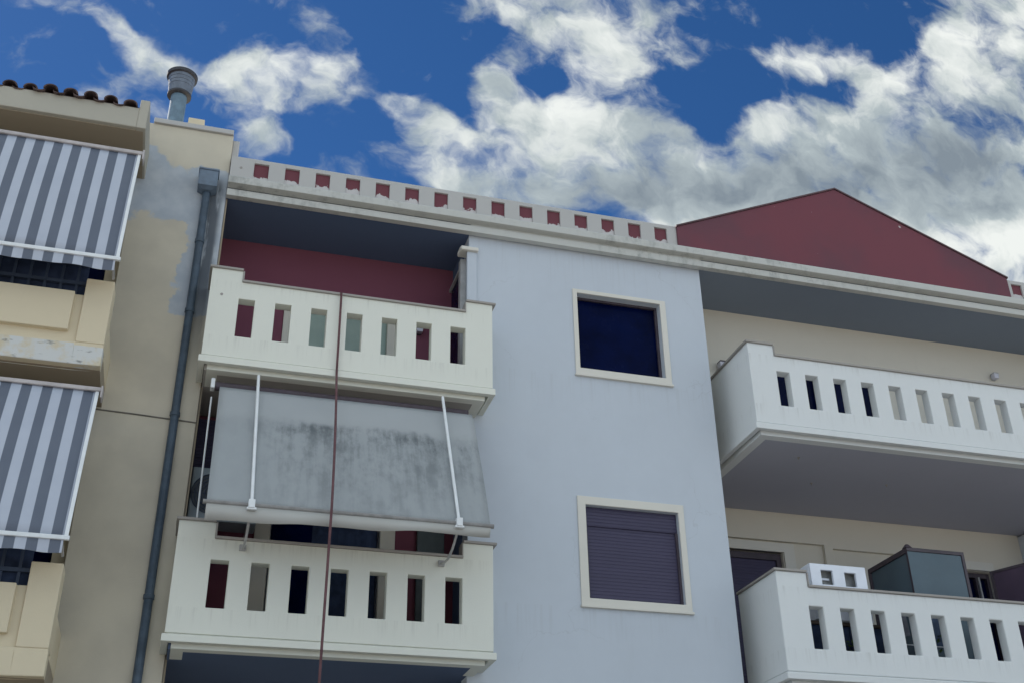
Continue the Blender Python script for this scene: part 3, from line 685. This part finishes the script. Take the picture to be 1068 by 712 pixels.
# eaves: fascia, end pillar, soffit, tiles
MB().box(XB0, -1.175, YF, 12.65, 10.436, 10.72).build('eave', M['eave'], NB, bev=0.01)
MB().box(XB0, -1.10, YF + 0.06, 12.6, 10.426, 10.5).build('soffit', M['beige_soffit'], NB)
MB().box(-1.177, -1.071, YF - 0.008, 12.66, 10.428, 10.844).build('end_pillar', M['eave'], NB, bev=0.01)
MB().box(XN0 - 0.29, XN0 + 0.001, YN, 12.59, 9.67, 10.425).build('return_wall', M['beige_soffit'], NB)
MB().hexa([(XB0, YF + 0.02, 10.72), (-1.18, YF + 0.02, 10.72), (-1.18, 17, 12.2), (XB0, 17, 12.2)], [(XB0, YF + 0.02, 10.74), (-1.18, YF + 0.02, 10.74), (-1.18, 17, 12.22), (XB0, 17, 12.22)]).build('roof', M['tile'], NB)
x = -1.280
while x > -4.8:
    tb = MB(); seg = 10
    rj, dz_, dr = 0.081 + random.uniform(-.004, .004), random.uniform(-.008, .008), random.uniform(-0.03, 0.02)
    prof = [(math.cos(math.pi * a / seg) * rj, math.sin(math.pi * a / seg) * rj * 0.85) for a in range(seg + 1)]
    inner = [(p * 0.80, q * 0.78) for p, q in prof]
    loop = prof + inner[::-1]
    tb.hexa([(x + p, YF - 0.05 + dr, 10.727 + q + dz_) for p, q in loop], [(x + p, 16.9, 12.24 + q) for p, q in loop])
    # pan tile between the caps
    pan = [(x - 0.13 + math.cos(math.pi * a / seg) * 0.064, 10.738 - math.sin(math.pi * a / seg) * 0.03) for a in range(seg + 1)]
    pan += [(p, q - 0.016) for p, q in pan[::-1]]
    tb.hexa([(p, YF - 0.03 + dr, q) for p, q in pan], [(p, 16.9, q + 1.51) for p, q in pan])
    tb.build('roof_tile', M['tile'], NB, smooth=False)
    x -= 0.221
# balconies of the neighbour
def nbalcony(z0, ztop, edge='slab_stain'):
    mb = MB()
    mb.box(XB0, -1.097, YF + 0.0, YF + 0.14, z0, z0 + 0.25)
    mb.wall(XB0, -1.384, z0 + 0.25, z0 + 0.83, YF + 0.035, YF + 0.13)
    b = mb.build('balcony', M['beige_par'], NB, bev=0.008)
    MB().box(-1.383, -1.097, YF - 0.004, YF + 0.29, z0 + 0.25, ztop).build('post', M['beige_par'], b, bev=0.01)
    MB().box(-1.385, -1.095, YF - 0.006, YF + 0.14, z0 - 0.002, z0 + 0.21).box(XB0, -1.385, YF - 0.006, YF + 0.14, z0 - 0.002, z0 + 0.23).build('slab_edge', M[edge], b, bev=0.008)
    MB().box(XB0, -1.475, YF - 0.03, YF + 0.06, z0 + 0.367, z0 + 0.83).build('raised_panel', M['beige_par'], b, bev=0.008)
    MB().box(-1.097 - 0.14, -1.097, YF + 0.29, 12.6, z0 + 0.2, ztop - 0.42).build('flank', M['beige_par'], b, bev=0.008)
    MB().box(XB0, -1.101, YF + 0.1, 12.6, z0 - 0.004, z0 + 0.2).build('floor_slab', M['beige_soffit'], b)
    rl = MB()
    rl.box(XB0, -1.387, YF + 0.05, YF + 0.09, z0 + 0.96, z0 + 1.0).box(XB0, -1.387, YF + 0.05, YF + 0.09, ztop + 0.18, ztop + 0.22)
    xx = -1.47
    while xx > -5:
        rl.box(xx - 0.028, xx, YF + 0.06, YF + 0.08, z0 + 0.83, ztop + 0.18); xx -= 0.16
    rl.build('railing', M['ground_dark'], b)
    # dark sheet standing in for the dark interior behind the bars
    MB().box(XB0, -1.39, YF + 0.115, YF + 0.12, z0 + 0.83, ztop + 0.2).build('dark_interior_sheet', M['curtain'], b)
nbalcony(7.299, 8.318)
nbalcony(4.138, 5.19, 'beige_par')
# flue on the roof
F = (-0.849, 12.58, 11.227)
fl = MB().lathe(F, [(0.104, 0.0), (0.104, 0.89)]).build('flue', M['flue'], NB, smooth=False)
zc = F[2] + 0.89
MB().lathe((F[0], F[1], zc), [(0.104, -0.03), (0.148, -0.02), (0.158, 0.09), (0.152, 0.094), (0.160, 0.098), (0.163, 0.145), (0.156, 0.149), (0.165, 0.153), (0.168, 0.20), (0.161, 0.204), (0.171, 0.208), (0.175, 0.27)], 32).build('cowl', M['cowl'], fl)
MB().lathe((F[0], F[1], zc + 0.25), [(0.176, 0.0), (0.200, 0.012), (0.204, 0.055), (0.155, 0.075)], 32).build('rim', M['flue_dark'], fl)
MB().lathe((F[0], F[1], zc - 0.062), [(0.108, 0.0), (0.155, 0.01), (0.157, 0.037), (0.114, 0.042)], 32).build('collar', M['flue_dark'], fl)

# downpipe with hopper head
px_ = -0.316
dp = thing('downpipe', 'blue grey downpipe with a square hopper head on the beige wall', 'downpipe', (px_, YN - 0.06, 0.0))
MB().tube([(px_, YN - 0.055, 0.0), (px_, YN - 0.055, 10.36)], 0.047, 16).build('pipe', M['pipe'], dp, smooth=False)
MB().hexa([(-0.372, YN - 0.13, 10.32), (-0.260, YN - 0.13, 10.32), (-0.260, YN - 0.002, 10.32), (-0.372, YN - 0.002, 10.32)], [(-0.43, YN - 0.19, 10.35), (-0.202, YN - 0.19, 10.35), (-0.202, YN - 0.002, 10.35), (-0.43, YN - 0.002, 10.35)]).box(-0.43, -0.202, YN - 0.19, YN - 0.002, 10.35, 10.58).box(-0.44, -0.192, YN - 0.20, YN - 0.002, 10.58, 10.606).build('hopper', M['hopper'], dp, bev=0.005)
for z in (9.57, 8.588, 7.25, 5.17, 3.0):
    MB().lathe((px_, YN - 0.055, z), [(0.048, 0.0), (0.057, 0.004), (0.057, 0.05), (0.048, 0.054)], 16).build('bracket', M['pipe'], dp)

# ================================================================== awnings
def striped_awning(label, xr, ztop, ytop, zbot, ybot, xl, mat):
    a = thing('striped_awning', label, 'awning', ((xl + xr) / 2, ytop, ztop), 'striped awnings on the beige block')
    n = 14; cl_ = MB()
    def pt(t): return ytop + (ybot - ytop) * t - 0.03 * math.sin(math.pi * t), ztop + (zbot - ztop) * t
    m_ = 36
    def wav(x, t): return (0.014 * math.sin(x * 4.3 + 0.6) + 0.007 * math.sin(x * 11.0 + t * 3.0)) * math.sin(math.pi * (0.08 + 0.92 * t) * 0.62)
    for i in range(n):
        for k in range(m_):
            xa, xb = xl + (xr - xl) * k / m_, xl + (xr - xl) * (k + 1) / m_
            (y0, z0), (y1, z1) = pt(i / n), pt((i + 1) / n); t0, t1 = i / n, (i + 1) / n
            b0 = len(cl_.v); cl_.v += [(xa, y0 + wav(xa, t0), z0), (xb, y0 + wav(xb, t0), z0), (xb, y1 + wav(xb, t1), z1), (xa, y1 + wav(xa, t1), z1)]; cl_.f.append((b0, b0 + 1, b0 + 2, b0 + 3))
    so = cl_.build('cloth', mat, a, smooth=True).modifiers.new('thickness', 'SOLIDIFY'); so.thickness = 0.004
    hem = MB()
    for i in range(n):
        (y0, z0), (y1, z1) = pt(i / n), pt((i + 1) / n)
        hem.hexa([(xr - 0.03, y0 - 0.014, z0), (xr + 0.004, y0 - 0.014, z0), (xr + 0.004, y1 - 0.014, z1), (xr - 0.03, y1 - 0.014, z1)], [(xr - 0.03, y0 + 0.012, z0), (xr + 0.004, y0 + 0.012, z0), (xr + 0.004, y1 + 0.012, z1), (xr - 0.03, y1 + 0.012, z1)])
    hem.build('hem', M['wmetal'], a)
    MB().box(xl, xr + 0.03, ytop - 0.035, ytop + 0.05, ztop - 0.01, ztop + 0.035).box(xr + 0.02, xr + 0.04, ytop - 0.06, ytop + 0.09, ztop - 0.09, ztop + 0.045).build('housing', M['rail_pink'], a, bev=0.01)
    MB().box(xl, xr + 0.02, ybot - 0.022, ybot + 0.016, zbot - 0.03, zbot + 0.012).build('front_bar', M['wmetal'], a, bev=0.006)
    v = MB()
    nn = 60
    for i in range(nn):
        xa, xb = xl + (xr - 0.03 - xl) * i / nn, xl + (xr - 0.03 - xl) * (i + 1) / nn
        ya, yb = ybot + 0.012 * math.sin(xa * 9), ybot + 0.012 * math.sin(xb * 9)
        za, zb = zbot - 0.150 - 0.006 * math.sin(xa * 14), zbot - 0.150 - 0.006 * math.sin(xb * 14)
        v.hexa([(xa, ya, za), (xb, yb, zb), (xb, yb + 0.003, zb), (xa, ya + 0.003, za)], [(xa, ybot, zbot - 0.03), (xb, ybot, zbot - 0.03), (xb, ybot + 0.003, zbot - 0.03), (xa, ybot + 0.003, zbot - 0.03)])
    v.build('valance', mat, a)
    # folding arm down to the balcony post
    MB().tube([(xr - 0.05, ybot + 0.02, zbot - 0.02), (xr - 0.05, YF - 0.02, zbot - 0.06)], 0.014, 10).build('arm', M['gmetal'], a)
    return a
ST1 = stripes('striped_cloth', -1.071, 0.197)
striped_awning('grey and white striped awning under the clay tiled eaves', -1.071, 10.045, 11.284, 8.40, 10.93, -4.35, ST1)
striped_awning('grey and white striped awning hanging under the stained beige balcony', -1.071, 7.05, 11.36, 5.315, 10.89, -4.35, ST1)

A = thing('grey_awning', 'mildewed plain grey drop awning below the upper left white balcony', 'awning', (1.55, 11.8, 7.48))
ax0, ax1 = 0.125, 2.995
n = 24; nx = 30; cl_ = MB()
prof = []
for i in range(n + 1):
    t = i / n
    y = 11.80 - 0.80 * t; z = 7.478 - 1.655 * t
    y -= 0.035 * math.sin(math.pi * t) if t > 0 else 0
    if t < 0.32: y -= 0.05 * math.sin(math.pi * t / 0.32) * 0.5
    prof.append((y, z))
for i in range(n):
    for j in range(nx):
        xa, xb = ax0 + (ax1 - ax0) * j / nx, ax0 + (ax1 - ax0) * (j + 1) / nx
        def P(x, k, o=0.0):
            y, z = prof[k]; t = k / n
            return (x, y + o + 0.012 * math.sin(x * 5.1 + 0.7) * math.sin(math.pi * t) + 0.006 * math.sin(x * 13 + t * 4) * t, z)
        q = [P(xa, i), P(xb, i), P(xb, i + 1), P(xa, i + 1)]
        b0 = len(cl_.v); cl_.v += q; cl_.f.append((b0, b0 + 1, b0 + 2, b0 + 3))
c_ = cl_.build('cloth', M['dirty'], A, smooth=True)
so = c_.modifiers.new('thickness', 'SOLIDIFY'); so.thickness = 0.004
yb_, zb_ = prof[-1]
MB().tube([(ax0 - 0.035, yb_, zb_), (ax1 + 0.035, yb_, zb_)], 0.024, 14).build('front_bar', plain('dull_grey_bar', (0.24, 0.235, 0.23), 0.5, 0.4, 0.15, 8), A)
MB().tube([(ax0 - 0.05, 11.885, 7.52), (ax1 - 0.03, 11.885, 7.52)], 0.05, 14).build('roller', M['frame_dark'], A)
MB().box(ax0 - 0.10, ax0 - 0.055, 11.82, 11.93, 7.47, 7.59).build('end_bracket', M['wmetal'], A, bev=0.01)
v = MB(); nn = 80
for i in range(nn):
    xa, xb = ax0 + (ax1 - ax0) * i / nn, ax0 + (ax1 - ax0) * (i + 1) / nn
    def lowz(x): return zb_ - 0.185 + 0.075 * ((x - ax0) / (ax1 - ax0)) + 0.008 * math.sin(x * 6)
    def lowy(x): return yb_ + 0.02 * math.sin(x * 5) + 0.01 * math.sin(x * 11)
    b0 = len(v.v); v.v += [(xa, lowy(xa), lowz(xa)), (xb, lowy(xb), lowz(xb)), (xb, yb_ - 0.012, zb_ - 0.015), (xa, yb_ - 0.012, zb_ - 0.015)]; v.f.append((b0, b0 + 1, b0 + 2, b0 + 3))
vo = v.build('valance', M['valance_cloth'], A, smooth=True)
so = vo.modifiers.new('thickness', 'SOLIDIFY'); so.thickness = 0.004
for (xt, xb, xf) in ((0.528, 0.556, 0.549), (2.633, 2.655, 2.644)):
    MB().tube([(xt, 11.755, 7.64), (xb, yb_ - 0.03, zb_ + 0.0)], 0.017, 12).build('stay_tube', M['wmetal'], A)
    MB().box(xb - 0.032, xb + 0.032, yb_ - 0.065, yb_ + 0.03, zb_ - 0.045, zb_ + 0.045).box(xb - 0.045, xb + 0.05, yb_ - 0.055, yb_ - 0.01, zb_ - 0.06, zb_ - 0.035).build('clamp', M['wmetal'], A, bev=0.006)
    pts = []
    for i in range(9):
        t = i / 8
        pts.append((xb + (xf - xb) * t, yb_ - 0.02 + (YP - 0.02 - yb_ + 0.02) * t, zb_ - 0.03 + (5.63 - zb_ + 0.03) * t - 0.11 * math.sin(math.pi * t)))
    MB().tube(pts, 0.013, 10).build('arm', M['gmetal'], A)
    MB().box(xf - 0.035, xf + 0.035, YP - 0.035, YP - 0.002, 5.60, 5.665).build('arm_foot', M['gmetal'], A, bev=0.005)
sr = thing('awning_rod', 'thin white rod standing at the left end of the lower left balcony', 'rod', (0.05, 11.83, 5.9))
MB().tube([(0.058, 11.83, 5.915), (0.05, 11.84, 7.36)], 0.010, 10).build('rod', M['wmetal'], sr)
MB().lathe((0.058, 11.83, 5.905), [(0.03, 0.0), (0.03, 0.012), (0.015, 0.02)], 14).build('foot', M['wmetal'], sr)

# ================================================================== loose things
cb = MB()
path = [(1.378, 11.90, 8.55), (1.378, 11.925, 8.80), (1.378, 11.88, 8.838), (1.378, 11.74, 8.842), (1.378, 11.705, 8.825), (1.379, 11.70, 8.70), (1.383, 11.698, 8.0), (1.384, 11.70, 7.83), (1.384, 11.69, 7.74)]
for i in range(1, 14):
    t = i / 13
    path.append((1.384 - 0.048 * t, 11.69 - 0.76 * t - 0.06 * math.sin(math.pi * t), 7.74 - 1.86 * t))
path += [(1.335, 10.925, 5.80), (1.334, 10.93, 5.5), (1.331, 10.94, 4.6), (1.326, 10.95, 3.0), (1.32, 10.95, 0.14)]
tag(cb.tube(path, 0.0135, 10).build('cable', M['cable']), 'red brown cable hanging from the upper left balcony rail over the grey awning', 'cable')

ac = thing('air_conditioner', 'outdoor air conditioner unit half hidden behind the left edge of the grey awning', 'air conditioner', (0.32, 12.72, 6.15))
MB().box(-0.045, 0.70, 12.50, 12.83, 6.18, 6.80).build('body', M['ac'], ac, bev=0.012)
gr = MB()
for i in range(1, 7):
    rr = 0.036 * i + 0.02
    gr.tube([(0.20 + rr * math.cos(a * math.pi / 14), 12.49, 6.49 + rr * math.sin(a * math.pi / 14)) for a in range(29)], 0.006, 6, False)
for a in range(8):
    gr.tube([(0.20, 12.49, 6.49), (0.20 + 0.236 * math.cos(a * math.pi / 4), 12.49, 6.49 + 0.236 * math.sin(a * math.pi / 4))], 0.006, 6)
gr.build('fan_grille', M['ground_dark'], ac)
cd = MB(); ring = [(0.20 + 0.235 * math.cos(a * math.pi / 18), 6.49 + 0.235 * math.sin(a * math.pi / 18)) for a in range(36)]
cd.prism_y(ring, 12.493, 12.5005).build('fan_opening', M['acgrille'], ac)
for bx_ in (0.0, 0.6):
    MB().box(bx_, bx_ + 0.03, 12.5, 13.0, 6.14, 6.18).build('wall_bracket', M['gmetal'], ac)

bx = thing('slotted_box', 'white box with two square openings behind the lower right balcony rail', 'box', (7.66, 12.2, 5.42))
MB().wall(7.285, 8.045, 5.42, 6.105, 12.02, 12.06, [(7.425, 7.585, 5.85, 6.03), (7.745, 7.90, 5.845, 6.02)]).box(7.285, 7.31, 12.06, 12.36, 5.42, 6.105).box(8.02, 8.045, 12.06, 12.36, 5.42, 6.105).box(7.31, 8.02, 12.06, 12.36, 6.075, 6.1049).box(7.31, 8.02, 12.06, 12.36, 5.42, 5.45).build('body', M['boxwhite'], bx, bev=0.008)
MB().box(7.312, 8.018, 12.13, 12.36, 5.452, 6.073).build('lining', M['boxin'], bx)
MB().box(7.43, 7.575, 12.10, 12.129, 5.93, 5.955).build('cross_slat', M['boxwhite'], bx)
tb_ = thing('cabinet', 'added dark blue cabinet under the white box, standing in for shade behind the slots', 'cabinet', (7.66, 12.25, 4.785))
MB().box(7.12, 8.28, 12.06, 12.46, 4.83, 5.36).build('body', M['curtain'], tb_, bev=0.006)  # closed dark body added to fill the slots with interior darkness
MB().box(7.10, 8.30, 12.03, 12.48, 5.36, 5.40).build('top', M['wood'], tb_, bev=0.005)
for xa in (7.13, 7.71):
    dr_ = MB().box(xa, xa + 0.56, 12.042, 12.06, 4.85, 5.34).build('door', M['curtain'], tb_, bev=0.005)
    MB().box(xa + 0.25, xa + 0.31, 12.025, 12.042, 5.27, 5.285).build('handle', M['gmetal'], dr_)
MB().box(7.14, 8.26, 12.08, 12.44, 4.785, 4.83).build('plinth', M['wood'], tb_)

# glazed wind screen, an L in plan
gs = thing('glass_screen', 'dark framed frosted glass wind screen standing on the lower right balcony', 'screen', (9.4, 12.6, 4.785))
gy, gt = 12.50, 6.615
MB().box(9.05, 9.86, gy + 0.012, gy + 0.022, 4.86, gt - 0.05).build('front_pane', M['frost'], gs)
MB().box(9.062, 9.072, gy + 0.05, 13.40, 4.86, gt - 0.05).build('side_pane', M['frost'], gs)
MB().wall(9.04, 9.905, 4.79, gt, gy, gy + 0.04, [(9.041, 9.865, 4.85, gt - 0.045)]).build('front_frame', M['frame_dark'], gs, bev=0.004)
MB().box(9.04, 9.095, gy + 0.04, 13.45, gt - 0.065, gt).box(9.04, 9.095, 13.41, 13.45, 4.79, gt - 0.065).box(9.04, 9.095, gy + 0.04, 13.41, 4.79, 4.85).build('side_frame', M['frame_dark'], gs, bev=0.004)
MB().hexa([(9.03, gy - 0.01, gt), (9.12, gy - 0.01, gt), (9.12, gy + 0.09, gt), (9.03, gy + 0.09, gt)], [(9.06, gy + 0.02, gt + 0.05), (9.09, gy + 0.02, gt + 0.05), (9.09, gy + 0.05, gt + 0.05), (9.06, gy + 0.05, gt + 0.05)]).build('corner_cap', M['frame_dark'], gs)
# dark panel on the right
pp = thing('privacy_panel', 'dark purple privacy panel at the right end of the lower right balcony', 'panel', (11.1, 12.7, 4.785))
p1, p2 = (10.825, 13.19), (11.40, 12.02)
nrm = Vector((p2[1] - p1[1], -(p2[0] - p1[0]), 0)).normalized() * 0.02
def slab(a, b, z0, z1, th):
    t = Vector((b[1] - a[1], a[0] - b[0], 0)).normalized() * th
    q = [(a[0] - t.x, a[1] - t.y), (b[0] - t.x, b[1] - t.y), (b[0] + t.x, b[1] + t.y), (a[0] + t.x, a[1] + t.y)]
    return [(x, y, z0) for x, y in q], [(x, y, z1) for x, y in q]
MB().hexa(*slab(p1, p2, 4.80, 6.60, 0.012)).build('panel', M['purple'], pp)
MB().hexa(*slab(p1, p2, 6.60, 6.635, 0.024)).hexa(*slab(p1, (p1[0] + 0.02, p1[1] - 0.04), 4.79, 6.60, 0.024)).build('frame', M['frame_dark'], pp)

def wall_lamp(loc, label, sc=1.0, body='frame_dark'):
    x, y, z = loc
    l = thing('wall_lamp', label, 'lamp', loc, 'small wall lamps on the balconies')
    MB().box(x - 0.03 * sc, x + 0.03 * sc, y - 0.02, y - 0.001, z - 0.06 * sc, z + 0.05 * sc).box(x - 0.045 * sc, x + 0.045 * sc, y - 0.11 * sc, y - 0.02, z + 0.03 * sc, z + 0.05 * sc).build('bracket', M[body], l, bev=0.004)
    MB().hexa([(x - 0.04 * sc, y - 0.10 * sc, z - 0.05 * sc), (x + 0.04 * sc, y - 0.10 * sc, z - 0.05 * sc), (x + 0.04 * sc, y - 0.03 * sc, z - 0.05 * sc), (x - 0.04 * sc, y - 0.03 * sc, z - 0.05 * sc)], [(x - 0.05 * sc, y - 0.11 * sc, z + 0.03 * sc), (x + 0.05 * sc, y - 0.11 * sc, z + 0.03 * sc), (x + 0.05 * sc, y - 0.02 * sc, z + 0.03 * sc), (x - 0.05 * sc, y - 0.02 * sc, z + 0.03 * sc)]).build('lamp_shade', M['lampglass'], l, bev=0.004)
wall_lamp((7.04, 13.25, 9.385), 'small lamp at the wall end of the upper right balcony flank', 1.2)
wall_lamp((11.72, 13.25, 9.84), 'small square lamp on the cream wall above the upper right balcony rail', 0.95, 'gmetal')
wall_lamp((2.61, 13.2, 9.31), 'small lamp on the red wall seen through the sixth slot of the upper left balcony', 1.0)

def plant(x, y, h, label, leaves=70, pr=0.13, sp=0.13):
    p = thing('potted_plant', label, 'plant', (x, y, 4.785), 'potted plants behind the slots')
    k = pr / 0.13
    MB().lathe((x, y, 4.785), [(0.09 * k, 0.0), (0.12 * k, 0.16 * k), (0.13 * k, 0.17 * k), (0.13 * k, 0.19 * k), (0.10 * k, 0.19 * k)], 20).build('pot', M['pot'], p)
    lf = MB()
    for i in range(leaves):
        a = random.uniform(0, 6.28); r0 = random.uniform(0.0, sp); z = 4.785 + random.uniform(0.15 * k, h)
        c = Vector((x + math.cos(a) * r0, y + math.sin(a) * r0 * k, z)); t = Vector((math.cos(a), math.sin(a) * k, random.uniform(-0.3, 0.8))).normalized()
        s_ = t.cross(Vector((0, 0, 1))).normalized() * random.uniform(0.014, 0.028) * (0.5 + 0.5 * k); ln_ = random.uniform(0.07, 0.13) * (0.5 + 0.5 * k)
        b0 = len(lf.v); lf.v += [tuple(c), tuple(c + t * ln_ * 0.5 + s_), tuple(c + t * ln_), tuple(c + t * ln_ * 0.5 - s_)]; lf.f.append((b0, b0 + 1, b0 + 2, b0 + 3))
    lf.build('foliage', M['leaf'], p, weld=False)
plant(7.69, 11.965, 0.36, 'green trailing plant in front of the dark cabinet on the lower right balcony', 150, 0.055, 0.14)
plant(9.02, 12.25, 0.62, 'small dark potted plant seen through the slots below the glass screen')
# clothes rack with cloths
cr_ = thing('clothes_rack', 'low clothes rack with folded cloths behind the lower right balcony slots', 'clothes rack', (8.75, 12.1, 4.785))
rk = MB()
for x in (8.32, 9.2):
    rk.tube([(x, 11.98, 4.785), (x, 12.2, 5.62)], 0.010, 8).tube([(x, 12.42, 4.785), (x, 12.2, 5.62)], 0.010, 8)
rk.tube([(8.32, 12.2, 5.62), (9.2, 12.2, 5.62)], 0.010, 8).tube([(8.32, 12.09, 5.2), (9.2, 12.09, 5.2)], 0.008, 8)
rk.build('frame', M['wmetal'], cr_)
def cloth(x0, x1, zt, dr, mat, name):
    c = MB(); n = 14
    for i in range(n):
        xa, xb = x0 + (x1 - x0) * i / n, x0 + (x1 - x0) * (i + 1) / n
        f = lambda x: 0.012 * math.sin(x * 40)
        c.hexa([(xa, 12.165 + f(xa), zt - dr), (xb, 12.165 + f(xb), zt - dr), (xb, 12.175 + f(xb), zt - dr), (xa, 12.175 + f(xa), zt - dr)], [(xa, 12.19, zt), (xb, 12.19, zt), (xb, 12.20, zt), (xa, 12.20, zt)])
    return tag(c.build(name, mat), '', 'cloth')
cloth(8.38, 8.62, 5.63, 0.30, M['towel2'], 'hanging_cloth')['label'] = 'grey cloth hanging on the clothes rack'
cloth(8.68, 9.12, 5.63, 0.42, M['towel'], 'hanging_cloth')['label'] = 'blue cloth hanging on the clothes rack'
